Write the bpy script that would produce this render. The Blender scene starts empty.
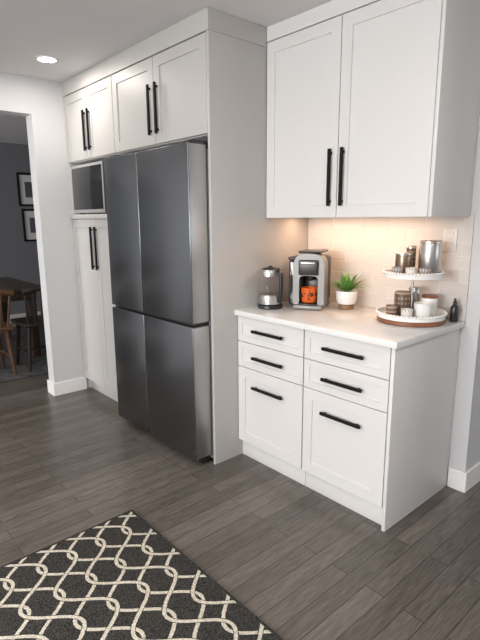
import bpy, bmesh, math, random
from mathutils import Vector, Matrix
random.seed(4)
COL=bpy.context.scene.collection
try:
    bpy.context.scene.view_settings.view_transform='Standard'
    bpy.context.scene.view_settings.look='None'
except Exception: pass

# ---------------------------------------------------------------- materials
def new_mat(name):
    m=bpy.data.materials.new(name); m.use_nodes=True
    nt=m.node_tree; b=nt.nodes['Principled BSDF']
    return m,nt,b
def simple(name,col,rough=.5,metal=0.,noise=.03,scale=30.,bump=0.,coat=0.,spec=None,trans=0.,emit=None,estr=0.,stretch=None,ior=None,bdist=.002):
    m,nt,b=new_mat(name)
    b.inputs['Roughness'].default_value=rough; b.inputs['Metallic'].default_value=metal
    b.inputs['Coat Weight'].default_value=coat
    if spec is not None: b.inputs['Specular IOR Level'].default_value=spec
    if trans: b.inputs['Transmission Weight'].default_value=trans
    if ior: b.inputs['IOR'].default_value=ior
    tc=nt.nodes.new('ShaderNodeTexCoord'); n=nt.nodes.new('ShaderNodeTexNoise'); n.inputs['Scale'].default_value=scale
    n.inputs['Detail'].default_value=4
    mp=nt.nodes.new('ShaderNodeMapping'); nt.links.new(tc.outputs['Object'],mp.inputs[0]); nt.links.new(mp.outputs[0],n.inputs['Vector'])
    if stretch: mp.inputs['Scale'].default_value=stretch
    r=nt.nodes.new('ShaderNodeMix'); r.data_type='RGBA'
    r.inputs[6].default_value=(*[c*(1-noise) for c in col],1); r.inputs[7].default_value=(*[min(1,c*(1+noise)) for c in col],1)
    nt.links.new(n.outputs['Fac'],r.inputs[0]); nt.links.new(r.outputs[2],b.inputs['Base Color'])
    if bump:
        bp=nt.nodes.new('ShaderNodeBump'); bp.inputs['Strength'].default_value=bump; bp.inputs['Distance'].default_value=bdist
        nt.links.new(n.outputs['Fac'],bp.inputs['Height']); nt.links.new(bp.outputs[0],b.inputs['Normal'])
    if emit:
        b.inputs['Emission Color'].default_value=(*emit,1); b.inputs['Emission Strength'].default_value=estr
    return m
class NG:
    def __init__(s,nt): s.nt=nt
    def m(s,op,a,b=None,c=None):
        n=s.nt.nodes.new('ShaderNodeMath'); n.operation=op
        for i,v in enumerate([a,b,c]):
            if v is None: continue
            if isinstance(v,(int,float)): n.inputs[i].default_value=v
            else: s.nt.links.new(v,n.inputs[i])
        return n.outputs[0]
    def mix(s,f,a,b,blend='MIX'):
        n=s.nt.nodes.new('ShaderNodeMix'); n.data_type='RGBA'; n.blend_type=blend
        for i,v in ((0,f),(6,a),(7,b)):
            if isinstance(v,(int,float)): n.inputs[i].default_value=v
            elif isinstance(v,tuple): n.inputs[i].default_value=(*v,1)
            else: s.nt.links.new(v,n.inputs[i])
        return n.outputs[2]

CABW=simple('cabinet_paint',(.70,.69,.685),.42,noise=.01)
CABW_SHADE=simple('shaded_cabinet_paint',(.495,.482,.47),.42,noise=.01)  # same cabinet paint made greyer: shade on the tall bank put into colour
WALLM=simple('wall_paint',(.58,.585,.60),.8,noise=.015,bump=.05,scale=200)
CEILM=simple('ceiling_paint',(.72,.71,.71),.9,noise=.01)
TRIMW=simple('trim_paint',(.82,.81,.81),.4,noise=.01)
DARKW=simple('dining_wall_paint',(.21,.215,.235),.85,noise=.03)
BLACKM=simple('matte_black_metal',(.008,.008,.009),.6,noise=.1,spec=.2)
DARKIN=simple('dark_recess',(.01,.01,.012),.6)
STEEL=simple('brushed_steel',(.55,.54,.53),.34,1.,noise=.08,scale=8,stretch=(40,40,1))
WHITEC=simple('white_ceramic',(.82,.81,.79),.25,noise=.02)
OUTW=simple('outlet_plastic',(.66,.64,.62),.35,noise=.02)
BLACKP=simple('black_plastic',(.02,.02,.022),.3,noise=.1)
SILVERP=simple('silver_plastic',(.25,.245,.24),.40,.3,noise=.03)
STAINL=simple('stainless_trim',(.50,.50,.50),.35,.5,noise=.03)

def steel_mat(name,c1,c2,rough):
    m,nt,b=new_mat(name); g=NG(nt)
    tc=nt.nodes.new('ShaderNodeTexCoord'); mp=nt.nodes.new('ShaderNodeMapping'); mp.inputs['Scale'].default_value=(300,300,3)
    nt.links.new(tc.outputs['Object'],mp.inputs[0]); n=nt.nodes.new('ShaderNodeTexNoise'); n.inputs['Scale'].default_value=1; nt.links.new(mp.outputs[0],n.inputs['Vector'])
    nt.links.new(g.mix(n.outputs['Fac'],c1,c2),b.inputs['Base Color'])
    b.inputs['Metallic'].default_value=1.; b.inputs['Roughness'].default_value=rough
    b.inputs['Anisotropic'].default_value=.4
    return m
FRIDGE=steel_mat('graphite_steel',(.208,.218,.234),(.254,.264,.280),.27)
FSHEEN=steel_mat('steel_side_reflection',(.40,.40,.40),(.48,.48,.48),.38)  # lighter copy of the fridge steel, paints the reflection on the door side

def floor_mat():
    m,nt,b=new_mat('grey_oak_planks'); g=NG(nt)
    tc=nt.nodes.new('ShaderNodeTexCoord'); sep=nt.nodes.new('ShaderNodeSeparateXYZ'); nt.links.new(tc.outputs['Object'],sep.inputs[0])
    cb=nt.nodes.new('ShaderNodeCombineXYZ'); nt.links.new(sep.outputs['Y'],cb.inputs['X']); nt.links.new(sep.outputs['X'],cb.inputs['Y'])
    br=nt.nodes.new('ShaderNodeTexBrick'); nt.links.new(cb.outputs[0],br.inputs['Vector'])
    br.inputs['Scale'].default_value=1; br.inputs['Brick Width'].default_value=.95; br.inputs['Row Height'].default_value=.083
    br.inputs['Mortar Size'].default_value=.0016; br.inputs['Mortar Smooth'].default_value=.05; br.offset=.37; br.offset_frequency=2
    br.inputs['Color1'].default_value=(0,0,0,1); br.inputs['Color2'].default_value=(1,1,1,1); br.inputs['Mortar'].default_value=(.5,.5,.5,1)
    row=g.m('FLOOR',g.m('DIVIDE',sep.outputs['X'],.083))
    v2=nt.nodes.new('ShaderNodeCombineXYZ')
    nt.links.new(g.m('MULTIPLY',sep.outputs['X'],27),v2.inputs['X'])
    nt.links.new(g.m('ADD',g.m('MULTIPLY',sep.outputs['Y'],2.4),g.m('MULTIPLY',row,7.31)),v2.inputs['Y'])
    nt.links.new(g.m('MULTIPLY',br.outputs['Color'],9.),v2.inputs['Z'])
    n=nt.nodes.new('ShaderNodeTexNoise'); n.inputs['Scale'].default_value=1.5; n.inputs['Detail'].default_value=6; n.inputs['Roughness'].default_value=.62; n.inputs['Distortion'].default_value=1.6
    nt.links.new(v2.outputs[0],n.inputs['Vector'])
    v3=nt.nodes.new('ShaderNodeCombineXYZ'); nt.links.new(g.m('MULTIPLY',sep.outputs['X'],220),v3.inputs['X']); nt.links.new(g.m('MULTIPLY',sep.outputs['Y'],12),v3.inputs['Y'])
    n2=nt.nodes.new('ShaderNodeTexNoise'); n2.inputs['Scale'].default_value=1; n2.inputs['Detail'].default_value=2; nt.links.new(v3.outputs[0],n2.inputs['Vector'])
    base=g.mix(br.outputs['Color'],(.115,.099,.086),(.178,.156,.137))
    ramp=g.m('MULTIPLY',g.m('SUBTRACT',n.outputs['Fac'],.36),3.2)
    c=g.mix(.5,base,g.mix(ramp,(.48,.47,.46),(1.22,1.22,1.22)),'MULTIPLY')
    c=g.mix(.6,c,g.mix(g.m('MULTIPLY',g.m('SUBTRACT',n2.outputs['Fac'],.3),2.5),(.5,.5,.5),(1.3,1.3,1.3)),'MULTIPLY')
    c=g.mix(br.outputs['Fac'],c,(.022,.019,.017))
    nt.links.new(c,b.inputs['Base Color'])
    b.inputs['Roughness'].default_value=.28
    bp=nt.nodes.new('ShaderNodeBump'); bp.inputs['Strength'].default_value=.2; bp.inputs['Distance'].default_value=.002
    nt.links.new(g.m('SUBTRACT',n2.outputs['Fac'],g.m('MULTIPLY',br.outputs['Fac'],2.)),bp.inputs['Height']); nt.links.new(bp.outputs[0],b.inputs['Normal'])
    return m
def tile_mat():
    m,nt,b=new_mat('subway_tile'); g=NG(nt)
    tc=nt.nodes.new('ShaderNodeTexCoord'); sep=nt.nodes.new('ShaderNodeSeparateXYZ'); nt.links.new(tc.outputs['Object'],sep.inputs[0])
    cb=nt.nodes.new('ShaderNodeCombineXYZ'); nt.links.new(sep.outputs['X'],cb.inputs['X']); nt.links.new(g.m('ADD',sep.outputs['Z'],-.915),cb.inputs['Y'])
    br=nt.nodes.new('ShaderNodeTexBrick'); nt.links.new(cb.outputs[0],br.inputs['Vector'])
    br.inputs['Scale'].default_value=1; br.inputs['Brick Width'].default_value=.2; br.inputs['Row Height'].default_value=.0645
    br.inputs['Mortar Size'].default_value=.0021; br.inputs['Mortar Smooth'].default_value=.4
    br.inputs['Color1'].default_value=(.58,.55,.525,1); br.inputs['Color2'].default_value=(.64,.61,.585,1); br.inputs['Mortar'].default_value=(.77,.745,.72,1)
    nt.links.new(br.outputs['Color'],b.inputs['Base Color']); b.inputs['Roughness'].default_value=.17
    n=nt.nodes.new('ShaderNodeTexNoise'); n.inputs['Scale'].default_value=14; nt.links.new(tc.outputs['Object'],n.inputs['Vector'])
    bp=nt.nodes.new('ShaderNodeBump'); bp.inputs['Strength'].default_value=.7; bp.inputs['Distance'].default_value=.003
    nt.links.new(g.m('SUBTRACT',g.m('MULTIPLY',n.outputs['Fac'],.5),br.outputs['Fac']),bp.inputs['Height']); nt.links.new(bp.outputs[0],b.inputs['Normal'])
    return m
RX,RY=1.75,1.9   # rug size
def rug_mat():
    m,nt,b=new_mat('trellis_rug_pile'); g=NG(nt)
    tc=nt.nodes.new('ShaderNodeTexCoord'); sep=nt.nodes.new('ShaderNodeSeparateXYZ'); nt.links.new(tc.outputs['Object'],sep.inputs[0])
    nz=nt.nodes.new('ShaderNodeTexNoise'); nz.inputs['Scale'].default_value=150; nz.inputs['Detail'].default_value=2; nt.links.new(tc.outputs['Object'],nz.inputs['Vector'])
    jit=g.m('MULTIPLY',g.m('SUBTRACT',nz.outputs['Fac'],.5),.005)
    a=g.m('ADD',sep.outputs['Y'],jit)
    v=g.m('ADD',sep.outputs['X'],jit)
    A=.0785; P=.37; S=.130       # amplitude, wavelength, spacing of the strands
    ph=g.m('MULTIPLY',v,2*math.pi/P)
    cs=g.m('MULTIPLY',g.m('COSINE',ph),A)
    sl=g.m('MULTIPLY',g.m('SINE',ph),A*2*math.pi/P)
    nrm=g.m('SQRT',g.m('ADD',g.m('MULTIPLY',sl,sl),1.))
    def fam(sign):
        x=g.m('SUBTRACT',a,cs) if sign>0 else g.m('ADD',a,cs)
        fr=g.m('FRACT',g.m('ADD',g.m('DIVIDE',x,S),50.5))
        return g.m('DIVIDE',g.m('MULTIPLY',g.m('ABSOLUTE',g.m('SUBTRACT',fr,.5)),S),nrm)
    d1=fam(1); d2=fam(-1)
    over=g.m('LESS_THAN',d1,.0070)
    under=g.m('MULTIPLY',g.m('LESS_THAN',d2,.0070),g.m('GREATER_THAN',d1,.0098))   # lower strand stops short of the upper one
    line=g.m('MAXIMUM',over,under)
    bx=g.m('MINIMUM',g.m('SUBTRACT',RX/2,g.m('ABSOLUTE',sep.outputs['X'])),g.m('SUBTRACT',RY/2,g.m('ABSOLUTE',sep.outputs['Y'])))
    inner=g.m('GREATER_THAN',bx,.014)
    nl=nt.nodes.new('ShaderNodeTexNoise'); nl.inputs['Scale'].default_value=240; nl.inputs['Detail'].default_value=3; nt.links.new(tc.outputs['Object'],nl.inputs['Vector'])
    f=g.m('MULTIPLY',g.m('SUBTRACT',nl.outputs['Fac'],.38),4.)
    ground=g.mix(f,(.014,.014,.014),(.088,.084,.078))
    cream=g.mix(f,(.48,.44,.36),(.84,.79,.69))
    c=g.mix(g.m('MULTIPLY',line,inner),ground,cream)
    nt.links.new(c,b.inputs['Base Color']); b.inputs['Roughness'].default_value=.95; b.inputs['Specular IOR Level'].default_value=.1
    bp=nt.nodes.new('ShaderNodeBump'); bp.inputs['Strength'].default_value=.6; bp.inputs['Distance'].default_value=.004
    nt.links.new(g.m('ADD',nl.outputs['Fac'],line),bp.inputs['Height']); nt.links.new(bp.outputs[0],b.inputs['Normal'])
    return m
def wood(name,c1,c2,rough=.4,s=(3,40,40)):
    m,nt,b=new_mat(name); g=NG(nt)
    tc=nt.nodes.new('ShaderNodeTexCoord'); mp=nt.nodes.new('ShaderNodeMapping'); mp.inputs['Scale'].default_value=s
    nt.links.new(tc.outputs['Object'],mp.inputs[0]); n=nt.nodes.new('ShaderNodeTexNoise'); n.inputs['Scale'].default_value=1; n.inputs['Detail'].default_value=5
    nt.links.new(mp.outputs[0],n.inputs['Vector']); nt.links.new(g.mix(n.outputs['Fac'],c1,c2),b.inputs['Base Color']); b.inputs['Roughness'].default_value=rough
    return m
def banded(name,c1,c2,freq,rough=.35,metal=0.,width=.5,dots=0):
    m,nt,b=new_mat(name); g=NG(nt)
    tc=nt.nodes.new('ShaderNodeTexCoord'); sep=nt.nodes.new('ShaderNodeSeparateXYZ'); nt.links.new(tc.outputs['Object'],sep.inputs[0])
    z=g.m('FRACT',g.m('MULTIPLY',sep.outputs['Z'],freq)); k=g.m('LESS_THAN',z,width)
    if dots:
        an=g.m('ARCTAN2',sep.outputs['Y'],sep.outputs['X'])
        fr=g.m('FRACT',g.m('MULTIPLY',an,dots/(2*math.pi)))
        k=g.m('LESS_THAN',g.m('ADD',g.m('ABSOLUTE',g.m('SUBTRACT',fr,.5)),g.m('ABSOLUTE',g.m('SUBTRACT',z,.5))),width)
    nt.links.new(g.mix(k,c1,c2),b.inputs['Base Color']); b.inputs['Roughness'].default_value=rough; b.inputs['Metallic'].default_value=metal
    return m
FLOOR=floor_mat(); TILE=tile_mat(); RUG=rug_mat()
QUARTZ=simple('white_quartz',(.77,.77,.765),.22,noise=.06,scale=110)
DWOOD=wood('dark_walnut',(.05,.030,.022),(.085,.052,.038)); OWOOD=wood('brown_oak',(.10,.050,.026),(.16,.082,.042)); TWOOD=wood('tray_acacia',(.16,.055,.03),(.30,.12,.06))
SHAG=simple('shag_charcoal',(.10,.10,.10),1.,noise=1.,scale=22,bump=1.,bdist=.02)

# ---------------------------------------------------------------- mesh helpers
def bm_box(bm,x0,x1,y0,y1,z0,z1,bev=0.,seg=2):
    r=bmesh.ops.create_cube(bm,size=1.); vs=r['verts']
    for v in vs:
        v.co=Vector(((x0+x1)/2+v.co.x*(x1-x0),(y0+y1)/2+v.co.y*(y1-y0),(z0+z1)/2+v.co.z*(z1-z0)))
    if bev>0:
        es=list({e for v in vs for e in v.link_edges})
        bmesh.ops.bevel(bm,geom=es,offset=bev,segments=seg,affect='EDGES',profile=.5)
def bm_lathe(bm,prof,n=40,cx=0,cy=0):
    rings=[]
    for r,z in prof:
        if r<1e-5: rings.append([bm.verts.new((cx,cy,z))])
        else: rings.append([bm.verts.new((cx+r*math.cos(2*math.pi*i/n),cy+r*math.sin(2*math.pi*i/n),z)) for i in range(n)])
    for a,b in zip(rings,rings[1:]):
        for i in range(n):
            j=(i+1)%n
            if len(a)==1 and len(b)==1: continue
            if len(a)==1: bm.faces.new((a[0],b[j],b[i]))
            elif len(b)==1: bm.faces.new((a[i],a[j],b[0]))
            else: bm.faces.new((a[i],a[j],b[j],b[i]))
def bm_tube(bm,pts,r,n=10,cap=True):
    pts=[Vector(p) for p in pts]; rings=[]
    for i,p in enumerate(pts):
        t=(pts[min(i+1,len(pts)-1)]-pts[max(i-1,0)]).normalized()
        ref=Vector((0,0,1)) if abs(t.z)<.9 else Vector((1,0,0))
        a=t.cross(ref).normalized(); b=t.cross(a)
        rr=r[i] if isinstance(r,(list,tuple)) else r
        rings.append([bm.verts.new(p+a*rr*math.cos(2*math.pi*k/n)+b*rr*math.sin(2*math.pi*k/n)) for k in range(n)])
    for A,B in zip(rings,rings[1:]):
        for k in range(n): bm.faces.new((A[k],A[(k+1)%n],B[(k+1)%n],B[k]))
    if cap: bm.faces.new(rings[0][::-1]); bm.faces.new(rings[-1])
def finish(name,bm,mat,parent=None,off=None,smooth=True):
    bmesh.ops.recalc_face_normals(bm,faces=bm.faces[:])
    if off is not None: bmesh.ops.translate(bm,verts=bm.verts[:],vec=off)
    me=bpy.data.meshes.new(name); bm.to_mesh(me); bm.free(); me.materials.append(mat)
    if smooth:
        for p in me.polygons: p.use_smooth=True
        me.set_sharp_from_angle(angle=math.radians(38))
    o=bpy.data.objects.new(name,me); COL.objects.link(o)
    if parent: o.parent=parent
    return o
class Thing:
    def __init__(s,name,label,cat,loc=(0,0,0),rot=0.,world=False,group=None):
        s.root=bpy.data.objects.new(name,None); s.root.empty_display_size=.05; COL.objects.link(s.root)
        s.root.location=loc; s.root.rotation_euler=(0,0,rot); s.root['label']=label; s.root['category']=cat
        if group: s.root['group']=group
        s.off=-Vector(loc) if world else None
    def part(s,name,fn,mat,parent=None,label=None,smooth=True):
        bm=bmesh.new(); fn(bm); o=finish(name,bm,mat,parent or s.root,s.off,smooth)
        if label: o['label']=label
        return o
    def box(s,name,dims,mat,bev=.002,parent=None,label=None):
        L=dims if isinstance(dims[0],(tuple,list)) else [dims]
        return s.part(name,lambda bm:[bm_box(bm,*d,bev) for d in L],mat,parent,label)
    def boxes(s,name,L,mat,bev=.002):
        for d in L: s.box(name,d,mat,bev)
    def lathe(s,name,prof,mat,parent=None,label=None,n=40,c=(0,0)):
        return s.part(name,lambda bm:bm_lathe(bm,prof,n,*c),mat,parent,label)
def structure(name,boxes,mat,bev=0):
    bm=bmesh.new()
    for d in boxes: bm_box(bm,*d,bev)
    o=finish(name,bm,mat,smooth=False); o['kind']='structure'; return o
def shaker(bm,x0,x1,z0,z1,y,rail=.055,th=.019,rec=.007):
    def rect(a,b,c,d,yy): return [bm.verts.new(p) for p in ((a,yy,c),(b,yy,c),(b,yy,d),(a,yy,d))]
    e=.0015
    bk=rect(x0,x1,z0,z1,y+th); f0=rect(x0,x1,z0,z1,y+e); f1=rect(x0+e,x1-e,z0+e,z1-e,y)
    i0=rect(x0+rail,x1-rail,z0+rail,z1-rail,y); i1=rect(x0+rail+.002,x1-rail-.002,z0+rail+.002,z1-rail-.002,y+rec)
    bm.faces.new(bk)
    for A,B in ((bk,f0),(f0,f1),(f1,i0),(i0,i1)):
        for k in range(4): bm.faces.new((A[k],A[(k+1)%4],B[(k+1)%4],B[k]))
    bm.faces.new(i1)
def pull(th,parent,x,z,y,L,vert):
    def fn(bm):
        w=.0074
        if vert:
            bm_box(bm,x-w,x+w,y-.024,y-.012,z-L/2,z+L/2,.0005,1)
            for s in (-1,1): bm_box(bm,x-w*.8,x+w*.8,y-.013,y-.0005,z+s*(L/2-.022)-.006,z+s*(L/2-.022)+.006)
        else:
            bm_box(bm,x-L/2,x+L/2,y-.024,y-.012,z-w,z+w,.0005,1)
            for s in (-1,1): bm_box(bm,x+s*(L/2-.022)-.006,x+s*(L/2-.022)+.006,y-.013,y-.0005,z-w*.8,z+w*.8)
    return th.part('handle',fn,BLACKM,parent,'matte black bar pull',smooth=False)

# ---------------------------------------------------------------- dimensions (metres)
W=1.025; D=.616; ZU=1.432; YU=.2275; YP=-.1786; HC=2.45; XL=-1.804; XE=1.112; YO=-1.35
# ---------------------------------------------------------------- structure
structure('floor',[(-5.4,5.2,-5.2,3.6,-.05,0)],FLOOR)
structure('ceiling',[(-5.4,5.2,-5.2,3.6,HC,HC+.1)],CEILM)
structure('wall_north',[(XL-.12,XE,D,D+.12,0,HC)],WALLM)
structure('wall_hall',[(XE-.12,XE,D+.12,3.5,0,HC)],WALLM)
structure('wall_west',[(XL-.12,XL,-.43,D,0,HC),(XL-.12,XL,YO,-.43,2.195,HC),(XL-.12,XL,-5.1,YO,0,HC)],WALLM)
structure('wall_south',[(XL-.12,5.1,-5.2,-5.1,0,.9),(XL-.12,5.1,-5.2,-5.1,2.2,HC),(XL-.12,.2,-5.2,-5.1,.9,2.2),(2.6,5.1,-5.2,-5.1,.9,2.2)],WALLM)
structure('wall_east',[(5.0,5.1,-5.1,3.5,0,HC)],WALLM)
structure('wall_hall_end',[(XE-.12,5.1,3.5,3.6,0,HC)],WALLM)
structure('wall_dining_west',[(-5.3,-5.2,-5.1,1.5,0,HC)],DARKW)
structure('wall_dining_north',[(-5.3,XL-.12,1.4,1.5,0,HC)],DARKW)
structure('wall_dining_south',[(-5.3,XL-.12,-5.2,-5.1,0,HC)],DARKW)
WG=simple('window_glass',(.7,.8,.9),.1,noise=.01,emit=(.9,.95,1),estr=1.5)
structure('window_1',[(.2,2.6,-5.16,-5.14,.9,2.2)],WG)
structure('baseboard_west',[(XL,XL+.014,-.43,YP+.02,0,.11),(XL-.134,XL+.014,-.444,-.43,0,.11)],TRIMW,.003)
structure('baseboard_dining',[(-5.2,-5.186,-5,1.4,0,.11)],TRIMW,.003)
structure('baseboard_north',[(W+.003,XE,D-.014,D,0,.115),(XE,XE+.014,D-.014,3.5,0,.115)],TRIMW,.003)
structure('trim_1',[(XL+.001,.006,YP-.006,YP+.02,2.35,HC-.001),(-.02,.006,YP+.02,YU-.007,2.35,HC-.001)],CABW_SHADE,.001)
structure('trim_2',[(.007,W+.006,YU-.006,YU+.02,2.375,HC-.001),(W+.0002,W+.006,YU+.02,D-.001,2.375,HC-.001)],CABW,.001)
structure('wall_backsplash',[(.001,W+.02,D-.008,D,.916,ZU+.012)],TILE)

# ---------------------------------------------------------------- base cabinets
for i,(x0,x1) in enumerate(((.001,.509),(.511,W))):
    last=i==1
    t=Thing('base_cabinet',('white shaker three-drawer base cabinet with finished end panel' if last else 'white shaker three-drawer base cabinet beside the tall refrigerator panel'),'cabinet',(x0,.3,0),world=True,group='drawer base cabinets under the quartz countertop')
    xe=x1-.02 if last else x1
    t.box('body',[(x0,xe,.021,D-.002,.1,.884)],CABW)
    if last: t.box('end_panel',(x1-.018,x1,.0,D-.002,0,.884),CABW)
    t.box('toe_kick',(x0,x1-.019 if last else x1,.035,.05,0,.1),CABW)
    a=x0+.003; b=(x1-.021 if last else x1)-.002
    for z0,z1,hz,rail in ((.732,.880,.808,.036),(.580,.728,.652,.036),(.112,.576,.475,.058)):
        d=t.part('drawer',lambda bm:shaker(bm,a,b,z0,z1,.001,rail),CABW)
        pull(t,d,(a+b)/2-.0,hz,.001,.235,False)
ct=Thing('countertop','white quartz countertop with a square edge over the base cabinets','countertop',(0.5,.3,.885),world=True)
ct.box('slab',(.001,W+.02,-.025,D-.001,.885,.915),QUARTZ,.003)

# ---------------------------------------------------------------- upper cabinet
t=Thing('wall_cabinet','white two-door shaker wall cabinet above the coffee counter','cabinet',(.5,D,ZU),world=True)
t.box('body',(.001,W-.0185,YU+.021,D-.009,ZU+.02,2.449),CABW)
t.box('end_panel',(W-.0175,W,YU+.002,D-.001,ZU,2.449),CABW)
for a,b,hx in ((.004,.508,.470),(.512,W-.019,.546)):
    d=t.part('door',lambda bm:shaker(bm,a,b,ZU,2.372,YU,.06),CABW)
    pull(t,d,hx,1.63,YU,.28,True)
lb=t.box('light_bar',(.06,.96,.44,.48,ZU+.009,ZU+.0198),WHITEC,.001,label='slim white light bar')
t.box('diffuser',(.07,.95,.445,.475,ZU+.006,ZU+.0088),simple('warm_diffuser',(1,.8,.55),.5,emit=(1,.66,.38),estr=3),.0005,parent=lb,label='glowing warm diffuser strip')

# ---------------------------------------------------------------- tall fridge surround
t=Thing('refrigerator_cabinet','white shaker cabinet over the refrigerator with full-height side panel','cabinet',(-.5,D,0),world=True)
t.box('side_panel',(-.02,0,YP,D-.002,0,2.449),CABW_SHADE,.001)
t.box('body',(-1.027,-.0205,YP+.021,D-.002,1.86,2.449),CABW_SHADE)
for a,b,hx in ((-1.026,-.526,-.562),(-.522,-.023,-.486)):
    d=t.part('door',lambda bm:shaker(bm,a,b,1.866,2.346,YP,.06),CABW_SHADE)
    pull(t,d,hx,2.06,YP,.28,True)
# pantry
t=Thing('pantry_cabinet','tall white shaker pantry cabinet with an open microwave niche','cabinet',(-1.4,D,0),world=True)
x0,x1=XL+.002,-1.03
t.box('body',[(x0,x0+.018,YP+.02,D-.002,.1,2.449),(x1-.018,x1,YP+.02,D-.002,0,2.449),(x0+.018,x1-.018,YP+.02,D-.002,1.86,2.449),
  (x0+.018,x1-.018,YP+.02,D-.002,.1,1.44),(x0+.018,x1-.018,D-.02,D-.002,1.44,1.86)],CABW_SHADE,.001)
t.box('toe_kick',(x0,x1-.02,YP+.06,YP+.07,0,.1),CABW_SHADE)
t.box('shelf',(x0,x1,YP-.02,YP+.0195,1.435,1.468),CABW_SHADE)
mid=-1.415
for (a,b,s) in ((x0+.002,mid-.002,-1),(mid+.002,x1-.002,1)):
    d=t.part('door',lambda bm:shaker(bm,a,b,.112,1.43,YP,.06),CABW_SHADE); pull(t,d,mid+s*.036,1.215,YP,.32,True)
    d=t.part('door',lambda bm:shaker(bm,a,b,1.866,2.346,YP,.06),CABW_SHADE); pull(t,d,mid+s*.036,2.06,YP,.28,True)

# ---------------------------------------------------------------- microwave
t=Thing('microwave','stainless microwave oven with black glass door on the niche shelf','microwave',(-1.45,0,1.4685),world=True)
yo=.014
t.box('case',(-1.735,-1.17,YP-.008+yo,.22,1.476,1.830),STAINL,.004)
t.box('door',[(-1.735,-1.20,YP-.028+yo,YP-.0085+yo,1.478,1.830)],STAINL,.004)
t.box('window',(-1.712,-1.215,YP-.030+yo,YP-.0275+yo,1.503,1.810),simple('dark_glass',(.008,.008,.01),.12,noise=.01),.0005)
t.box('control_panel',(-1.198,-1.17,YP-.028+yo,YP-.0085+yo,1.478,1.830),BLACKP,.003)
t.boxes('foot',[(-1.72,-1.69,YP+.03,YP+.06,1.4685,1.476),(-1.21,-1.18,YP+.03,YP+.06,1.4685,1.476),(-1.72,-1.69,.18,.21,1.4685,1.476),(-1.21,-1.18,.18,.21,1.4685,1.476)],BLACKP,.001)

# ---------------------------------------------------------------- refrigerator
t=Thing('refrigerator','dark graphite steel four-door refrigerator with recessed handles','refrigerator',(-.48,.1,0),world=True)
fx0,fx1,fm=-.955,-.027,-.540; yf=-.3025; yb=-.182
t.box('body',(fx0+.006,fx1-.002,yb+.003,.50,.03,1.79),simple('fridge_side_grey',(.38,.38,.39),.45,.5),.003)
for k,(a,b) in enumerate(((fx0,fm-.003),(fm+.003,fx1))):
    for nm,z0,z1 in (('upper_door',.862,1.812),('lower_door',.055,.844)):
        bb=b-.002 if k else b
        d=t.part(nm,lambda bm:bm_box(bm,a,bb,yf,yb,z0,z1,.003,3),FRIDGE)
        if k: t.box('door_sheen_plate',(b-.0018,b,yf+.007,yb-.003,z0+.006,z1-.006),FSHEEN,.0004,parent=d,label='added plate, door-side reflection painted as lighter steel')  # thin added plate carrying the painted side reflection
t.box('handle_recess',[(fx0+.01,fx1-.01,yf+.02,yb,.845,.861)],DARKIN,.001)
t.box('gasket',[(fm-.0025,fm+.0025,yf+.03,yb,.06,1.80)],DARKIN,.0005)
t.boxes('hinge_cover',[(fx1-.12,fx1-.006,yb-.09,yb+.12,1.8125,1.828),(fx0+.02,fx0+.13,yb-.09,yb+.12,1.8125,1.828)],BLACKP,.003)
t.boxes('hinge_base',[(fx1-.11,fx1-.012,yb+.005,yb+.11,1.7905,1.812),(fx0+.03,fx0+.12,yb+.005,yb+.11,1.7905,1.812)],BLACKP,.003)
t.box('toe_grille',(fx0+.02,fx1-.02,yb-.06,yb+.003,.012,.05),DARKIN,.002)
for x in (fx0+.06,fx1-.06):
    for y in (yb+.03,.42): t.lathe('foot',[(0,0),(.02,0),(.02,.006),(.012,.008),(.012,.031),(0,.031)],BLACKP,n=16,c=(x,y))

# ---------------------------------------------------------------- recessed lights
GLOW=simple('lamp_glow',(1,1,1),.5,emit=(1,.95,.88),estr=25)
def downlight(x,y):
    t=Thing('recessed_light','round white recessed ceiling downlight, switched on','ceiling light',(x,y,HC),group='recessed ceiling downlights')
    t.lathe('trim_ring',[(.054,-.001),(.056,-.006),(.070,-.004),(.072,-.0005)],TRIMW)
    t.lathe('lamp',[(0,-.004),(.054,-.004),(.054,-.001)],GLOW)
DL=[(-1.31,-.48),(.4,-1.9),(2.3,-1.0),(2.6,-3.2),(.4,-3.6)]
for x,y in DL: downlight(x,y)

# ---------------------------------------------------------------- counter objects
ZT=.9155
# kettle
t=Thing('electric_kettle','small glass and steel electric kettle with black handle beside the panel','kettle',(.093,.175,ZT),rot=math.radians(178))
t.root.scale=(1,1,1.15)
GL=simple('kettle_glass',(1,1,1),.02,trans=1.,noise=.0,ior=1.15)
t.lathe('base',[(0,0),(.07,0),(.073,.004),(.072,.018),(.062,.022),(0,.022)],BLACKP)
t.lathe('body',[(.069,.0705),(.068,.1),(.060,.15),(.052,.1615),(.0505,.1615),(.0585,.15),(.0665,.1),(.0675,.0705),(.069,.0705)],GL)
t.lathe('band',[(0,.0225),(.0645,.023),(.0685,.024),(.0705,.062),(.0695,.066),(.0,.066)],STEEL)
t.lathe('inner_floor',[(0,.0665),(.066,.0665),(.066,.070),(0,.070)],STEEL)
t.lathe('collar',[(.051,.162),(.054,.163),(.053,.192),(.049,.197)],STEEL)
t.lathe('lid',[(0,.214),(.012,.214),(.014,.206),(.042,.203),(.048,.1975),(.047,.19),(0,.19)],BLACKP)
t.part('spout',lambda bm:bm_tube(bm,[(.046,0,.165),(.062,0,.18),(.076,0,.194)],[.018,.013,.009],12),STEEL)
t.part('handle',lambda bm:bm_tube(bm,[(-.048,0,.19),(-.072,0,.197),(-.088,0,.18),(-.091,0,.13),(-.088,0,.07),(-.080,0,.045),(-.066,0,.04)],[.010,.012,.012,.012,.011,.010,.008],12),BLACKP)
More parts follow.
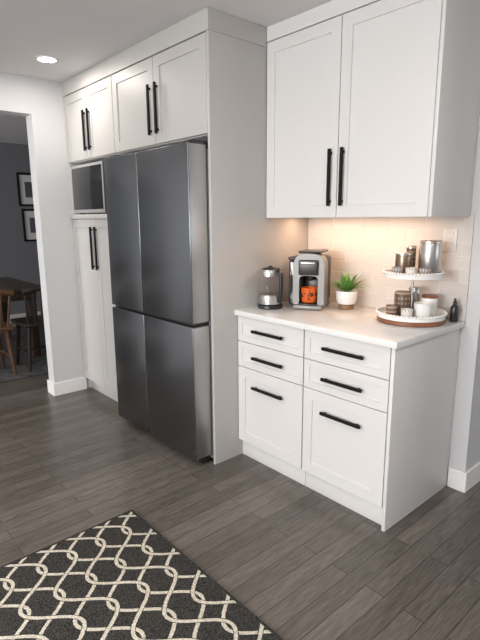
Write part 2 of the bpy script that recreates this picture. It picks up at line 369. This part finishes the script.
# coffee maker
cxm,cym=.225,.390; th=math.radians(28)
t=Thing('coffee_maker','black and silver single-serve pod coffee maker with side water tank','coffee maker',(cxm,cym,ZT),rot=th)
t.box('base',(-.080,.092,-.145,.13,0,.028),SILVERP,.012)
t.box('body',(-.078,.09,.0,.13,.0285,.30),BLACKP,.02)
t.box('cavity_back',(-.048,.060,-.008,-.0005,.0285,.192),BLACKP,.001)
def archfn(bm):
    n=14; xo0,xo1,xi0,xi1=-.084,.096,-.048,.060; zt=.318; zi=.194; y0,y1=-.120,-.009
    def prof(xa,xb,z_s,z_t,z_b):
        c=(xa+xb)/2; rx=(xb-xa)/2; pts=[(xa,z_b)]
        for i in range(n+1):
            an=math.pi-math.pi*i/n
            pts.append((c+rx*math.copysign(abs(math.cos(an))**.6,math.cos(an)),z_s+(z_t-z_s)*abs(math.sin(an))**.6))
        pts.append((xb,z_b)); return pts
    O=prof(xo0,xo1,.21,zt,.0285); I=prof(xi0,xi1,.165,zi,.0285)
    vs=[[bm.verts.new((x,y,z)) for x,z in P] for y in (y0,y1) for P in (O,I)]
    Of,If,Ob,Ib=vs
    for k in range(len(O)-1):
        bm.faces.new((Of[k],Of[k+1],If[k+1],If[k])); bm.faces.new((Ob[k],Ib[k],Ib[k+1],Ob[k+1]))
        bm.faces.new((Of[k],Ob[k],Ob[k+1],Of[k+1])); bm.faces.new((If[k],If[k+1],Ib[k+1],Ib[k]))
    for a,b in ((0,0),(-1,-1)): bm.faces.new((Of[a],If[a],Ib[a],Ob[a]))
t.part('front_arch',archfn,SILVERP,label='silver grey arched front housing')
t.part('brew_head',lambda bm:bm_box(bm,-.050,.062,-.138,-.1205,.198,.284,.008,4),BLACKP,label='black brew head front')
t.part('lid',lambda bm:bm_box(bm,-.060,.072,-.105,.11,.3185,.331,.006,4),BLACKP)
t.part('lid_handle',lambda bm:bm_box(bm,-.036,.048,-.150,-.1385,.260,.274,.005,3),STEEL)
t.part('nozzle',lambda bm:bm_lathe(bm,[(0,.160),(.014,.160),(.022,.178),(.022,.1935),(0,.1935)],24,.006,-.06),BLACKP)
t.part('drip_tray',lambda bm:bm_box(bm,-.047,.059,-.142,-.012,.0285,.036,.003),BLACKP)
t.part('water_tank',lambda bm:bm_box(bm,-.128,-.0845,-.06,.115,.012,.275,.014,4),simple('smoked_tank',(.06,.06,.065),.08,noise=.02,coat=.5))
t.part('tank_lid',lambda bm:bm_box(bm,-.130,-.0845,-.062,.117,.2755,.292,.006,3),BLACKP)
lx,ly=.006,-.085
mx=cxm+lx*math.cos(th)-ly*math.sin(th); my=cym+lx*math.sin(th)+ly*math.cos(th)
def mugmat():
    m,nt,b=new_mat('orange_glaze_print'); g=NG(nt)
    tc=nt.nodes.new('ShaderNodeTexCoord'); sep=nt.nodes.new('ShaderNodeSeparateXYZ'); nt.links.new(tc.outputs['Object'],sep.inputs[0])
    n=nt.nodes.new('ShaderNodeTexNoise'); n.inputs['Scale'].default_value=55; n.inputs['Detail'].default_value=1; nt.links.new(tc.outputs['Object'],n.inputs['Vector'])
    k=g.m('MULTIPLY',g.m('GREATER_THAN',n.outputs['Fac'],.53),g.m('LESS_THAN',g.m('ABSOLUTE',g.m('SUBTRACT',sep.outputs['Z'],.048)),.014))
    nt.links.new(g.mix(k,(.72,.13,.02),(.06,.03,.025)),b.inputs['Base Color']); b.inputs['Roughness'].default_value=.25
    return m
t=Thing('mug','glossy orange ceramic mug with dark print on the drip tray','mug',(mx,my,ZT+.0365),rot=math.radians(-55))
ORANGE=mugmat()
t.lathe('cup',[(0,0),(.034,0),(.043,.006),(.0465,.03),(.0475,.086),(.045,.088),(.043,.03),(.035,.01),(0,.008)],ORANGE)
t.part('handle',lambda bm:bm_tube(bm,[(.046,0,.075),(.062,0,.072),(.068,0,.052),(.062,0,.03),(.045,0,.022)],.006,10),ORANGE)
# plant
px,py=.412,.48
t=Thing('potted_plant','small green leafy plant in a white ceramic pot on wooden stand','plant',(px,py,ZT))
t.lathe('pot',[(0,.022),(.036,.022),(.050,.030),(.058,.050),(.061,.075),(.061,.100),(.058,.104),(.054,.102),(.050,.085),(0,.085)],WHITEC)
t.lathe('stand',[(0,.0),(.040,.0),(.043,.003),(.043,.0215),(0,.0215)],wood('pot_stand_wood',(.20,.10,.05),(.32,.18,.09)))
t.lathe('soil',[(0,.09),(.051,.0905)],simple('soil',(.03,.02,.015),.9,noise=.5,scale=200))
def leaves(bm):
    for i in range(34):
        a=2*math.pi*(i*.381966)+random.uniform(-.3,.3); lean=random.uniform(.2,1.5) if i%3 else random.uniform(1.0,1.55); L=random.uniform(.09,.135); w=random.uniform(.009,.014)
        p=Vector((.012*math.cos(a),.012*math.sin(a),.094)); prev=None; n=8
        side=Vector((-math.sin(a),math.cos(a),0))
        for k in range(n+1):
            f=k/n; ang=lean*(.4+.75*f)
            if k: p=p+Vector((math.cos(a)*math.sin(ang),math.sin(a)*math.sin(ang),math.cos(ang)))*(L/n)
            ww=w*(.12 if f<.15 else math.sin(math.pi*min(.97,(f-.1)*.95+.12)))
            cur=[bm.verts.new(p-side*ww),bm.verts.new(p+Vector((0,0,-ww*.4))),bm.verts.new(p+side*ww)]
            if prev:
                bm.faces.new((prev[0],prev[1],cur[1],cur[0])); bm.faces.new((prev[1],prev[2],cur[2],cur[1]))
            prev=cur
t.part('foliage',leaves,simple('leaf_green',(.11,.28,.05),.45,noise=.6,scale=60))
# tiered tray
tx,ty=.85,.425
t=Thing('tiered_tray','two-tier round white tray with wooden base and bead rim','tray',(tx,ty,ZT))
t.lathe('lower_base',[(0,.0),(.160,.0),(.166,.004),(.166,.022),(0,.022)],TWOOD,label='reddish brown wooden base')
t.lathe('lower_tier',[(0,.0225),(.160,.0225),(.165,.024),(.166,.048),(.162,.049),(.160,.028),(0,.026)],WHITEC,n=64)
t.lathe('post',[(0,.0265),(.006,.0265),(.006,.222),(0,.222)],STEEL,n=16)
t.lathe('upper_tier',[(0,.2225),(.135,.2225),(.141,.224),(.142,.250),(.138,.251),(.136,.229),(0,.227)],WHITEC,n=64)
for rr,z,n in ((.1665,.047,66),(.1425,.249,56)):
    def beads(bm):
        for i in range(n):
            a=2*math.pi*i/n
            bmesh.ops.create_icosphere(bm,subdivisions=2,radius=.0068,matrix=Matrix.Translation((rr*math.cos(a),rr*math.sin(a),z)))
    o=t.part('bead_rim',beads,WHITEC); o['kind']='stuff'
R=Vector((.663,.748)); F=Vector((-.749,.663))
def on(r,f,tier): 
    p=Vector((tx,ty))+R*r+F*f
    return (p.x,p.y,ZT+(.0285 if tier==0 else .2295))
BROWN=banded('brown_patterned',(.12,.07,.05),(.36,.28,.22),40,.4,0,.30,14); BROWN2=banded('tan_striped',(.20,.13,.09),(.45,.36,.28),45,.4,0,.3)
GREYPAT=banded('grey_patterned',(.30,.28,.27),(.66,.62,.58),40,.4,0,.30,12)
WPAT=banded('white_patterned',(.78,.76,.72),(.30,.22,.17),36,.3,0,.16,12)
BRONZE=simple('bronze_metal',(.30,.22,.17),.35,.9,noise=.06)
def canister(label,loc,r,h,mat,lidmat,lidh=.014):
    t=Thing('canister',label,'canister',loc)
    t.lathe('body',[(0,0),(r*.94,0),(r,.004),(r,h-.004),(r*.97,h),(0,h)],mat)
    t.lathe('lid',[(0,h+lidh),(r*.9,h+lidh),(r*1.02,h+lidh-.004),(r*1.02,h+.0005),(0,h+.0005)],lidmat)
    return t
def cup(label,loc,r,h,mat,rot=0,handle=False,name='cup'):
    t=Thing(name,label,name,loc,rot)
    t.lathe('bowl',[(0,0),(r*.8,0),(r*.9,.004),(r,h),(r*.93,h),(r*.82,.012),(0,.008)],mat)
    if handle: t.part('handle',lambda bm:bm_tube(bm,[(r*.95,0,h*.8),(r*1.5,0,h*.78),(r*1.55,0,h*.4),(r*.9,0,h*.22)],.005,8),mat)
    return t
canister('wide brushed steel canister with flat lid on the upper tier',on(.076,.0,1),.052,.160,STEEL,STEEL)
canister('short bronze metal canister on the upper tier',on(-.040,.04,1),.040,.100,BRONZE,STEEL)
canister('slim brown canister with steel lid on the upper tier',on(.014,.092,1),.024,.130,BROWN,STEEL)
for r,f,mm in ((-.092,-.035,GREYPAT),(-.036,-.066,WPAT),(.022,-.088,GREYPAT)):
    cup('small patterned stoneware cup on the upper tier',on(r,f,1),.027,.046,mm)
canister('tall brown patterned canister on the lower tier',on(-.038,.02,0),.042,.105,BROWN,BROWN2)
canister('slim steel shaker on the lower tier',on(.04,.078,0),.028,.120,STEEL,STEEL)
cup('white ceramic cup on the lower tier',on(.035,-.065,0),.044,.074,WHITEC,.5)
canister('white canister with tan lid on the lower tier',on(.094,.01,0),.039,.088,WHITEC,TWOOD)
cup('small striped tan mug on the lower tier',on(-.105,-.02,0),.029,.055,BROWN2,1.2,True)
cup('white patterned espresso cup on the lower tier',on(-.052,-.09,0),.028,.048,WPAT)
# dropper bottle
t=Thing('bottle','small black bottle with pump cap beside the tray','bottle',(1.008,.562,ZT))
t.lathe('body',[(0,0),(.018,0),(.020,.003),(.020,.070),(.016,.080),(.009,.086),(0,.086)],BLACKP)
t.lathe('cap',[(0,.0865),(.010,.0865),(.010,.101),(.006,.105),(.005,.118),(0,.119)],BLACKP,n=20)
# outlet
t=Thing('wall_outlet','white wall outlet plate on the tile backsplash','outlet',(.935,D-.008,1.317))
t.box('plate',(-.036,.036,-.005,0,-.058,.058),OUTW,.002)
t.boxes('socket',[(-.017,.017,-.007,-.0052,.008,.04),(-.017,.017,-.007,-.0052,-.04,-.008)],OUTW,.003)

# ---------------------------------------------------------------- rug
t=Thing('area_rug','charcoal rug with cream interlaced trellis pattern on the wood floor','rug',(.088+RX/2,-.785-RY/2,0))
t.box('pile',(-RX/2,RX/2,-RY/2,RY/2,.0005,.011),RUG,.004)

# ---------------------------------------------------------------- dining room
t=Thing('shag_rug','dark grey shag rug under the dining table','rug',(-3.6,-.7,0))
t.box('pile',(-1.15,1.15,-1.6,1.6,.0005,.025),SHAG,.01)
t=Thing('dining_table','dark walnut rectangular dining table','table',(-3.55,-1.0,.0255))
t.box('top',(-.60,.60,-.9,.98,.70,.735),DWOOD,.005)
t.boxes('apron',[(-.54,.54,.88,.90,.61,.70),(-.54,.54,-.82,-.80,.61,.70),(-.54,-.52,-.8,.88,.61,.70),(.52,.54,-.8,.88,.61,.70)],DWOOD)
for x in (-.52,.45):
    for y in (-.8,.83): t.box('leg',(x,x+.07,y,y+.07,0,.61),DWOOD,.004)
def chair(label,x,y,rot,mat):
    t=Thing('dining_chair',label,'chair',(x,y,.0255),rot)
    t.part('seat',lambda bm:bm_box(bm,-.21,.21,-.2,.2,.425,.46,.014,3),mat)
    for sx in (-1,1):
        for sy in (-1,1):
            t.part('leg',lambda bm:bm_tube(bm,[(sx*.15,sy*.15,.425),(sx*.185,sy*.175,.006)],[.021,.015],10),mat)
    def back(bm):
        for k in range(6):
            xx=-.17+.068*k
            bm_tube(bm,[(xx*.95,.18,.46),(xx*1.12,.24,.80)],[.012,.010],8)
        bm_tube(bm,[(-.21,.24,.765),(-.1,.26,.79),(0,.265,.80),(.1,.26,.79),(.21,.24,.765)],.026,10)
    t.part('backrest',back,mat)
    for pts in ([(-.17,-.16,.17),(-.17,.16,.17)],[(.17,-.16,.17),(.17,.16,.17)],[(-.17,0,.17),(.17,0,.17)]):
        t.part('stretcher',lambda bm:bm_tube(bm,pts,.009,8),mat)
chair('dark espresso spindle-back dining chair beside the table',-2.71,-.20,math.radians(-90),simple('espresso_wood',(.022,.016,.013),.4))
chair('brown wooden spindle-back dining chair beside the table',-2.71,-.70,math.radians(-90),OWOOD)
for z in (1.62,1.13):
    t=Thing('picture_frame','black framed white matted picture on the dark dining wall','picture frame',(-5.199,.69 if z>1.5 else .715,z),group='framed pictures on the dining wall')
    def fr(bm):
        w,h,b=.17,.225,.025
        for d in ((0,.02,-w,w,0,b),(0,.02,-w,w,2*h-b,2*h),(0,.02,-w,-w+b,b,2*h-b),(0,.02,w-b,w,b,2*h-b)): bm_box(bm,*d)
    t.part('frame',fr,BLACKM)
    t.box('mat_board',(.002,.008,-.144,.144,.026,.424),WHITEC,0)
    t.box('print',(.0085,.010,-.075,.075,.12,.33),simple('grey_print',(.12,.12,.13),.5,noise=.6,scale=25),0)

# ---------------------------------------------------------------- lights
def area(name,loc,rot,sx,sy,power,col,shape='RECTANGLE',spread=None):
    l=bpy.data.lights.new(name,'AREA'); l.shape=shape; l.size=sx; l.size_y=sy; l.energy=power; l.color=col
    if spread: l.spread=spread
    o=bpy.data.objects.new(name,l); COL.objects.link(o); o.location=loc; o.rotation_euler=rot; return o
for (x,y),e in zip(DL,(6,15,13,19,17)):
    area('downlight_lamp',(x,y,HC-.012),(0,0,0),.16,.16,e,(1,.925,.84),'DISK')
area('window_daylight',(1.4,-5.05,1.55),(math.radians(90),0,0),2.3,1.25,155,(1,.985,.97))
area('hall_fill',(4.9,1.6,1.5),(math.radians(90),0,math.radians(90)),1.6,1.3,20,(.97,.98,1))  # added fill lamp, no source there; brightens hall, fridge side and end panel
area('dining_fill',(-3.4,-4.9,1.5),(math.radians(90),0,0),1.6,1.2,120,(1,.98,.96))  # added fill lamp with no window behind it; lifts the dim dining room
area('under_cabinet_lamp',(.42,.46,ZU+.004),(0,0,0),.74,.03,2.7,(1,.61,.38))
w=bpy.data.worlds.new('world'); bpy.context.scene.world=w; w.use_nodes=True
w.node_tree.nodes['Background'].inputs[0].default_value=(.8,.87,1,1); w.node_tree.nodes['Background'].inputs[1].default_value=.6

# ---------------------------------------------------------------- camera
a,tt,ro=math.radians(41.4854),math.radians(11.6304),math.radians(-.343); f=491.716
fw=Vector((-math.cos(a)*math.cos(tt),math.sin(a)*math.cos(tt),-math.sin(tt))); rt=Vector((math.sin(a),math.cos(a),0)); up=rt.cross(fw)
rt2=rt*math.cos(ro)+up*math.sin(ro); up2=up*math.cos(ro)-rt*math.sin(ro)
cd=bpy.data.cameras.new('camera'); co=bpy.data.objects.new('camera',cd); COL.objects.link(co)
M=Matrix((rt2,up2,-fw)).transposed().to_4x4(); M.translation=Vector((2.1093,-1.8448,1.4281)); co.matrix_world=M
cd.sensor_fit='VERTICAL'; cd.sensor_height=24; cd.lens=f/640*24; cd.clip_start=.02
bpy.context.scene.camera=co
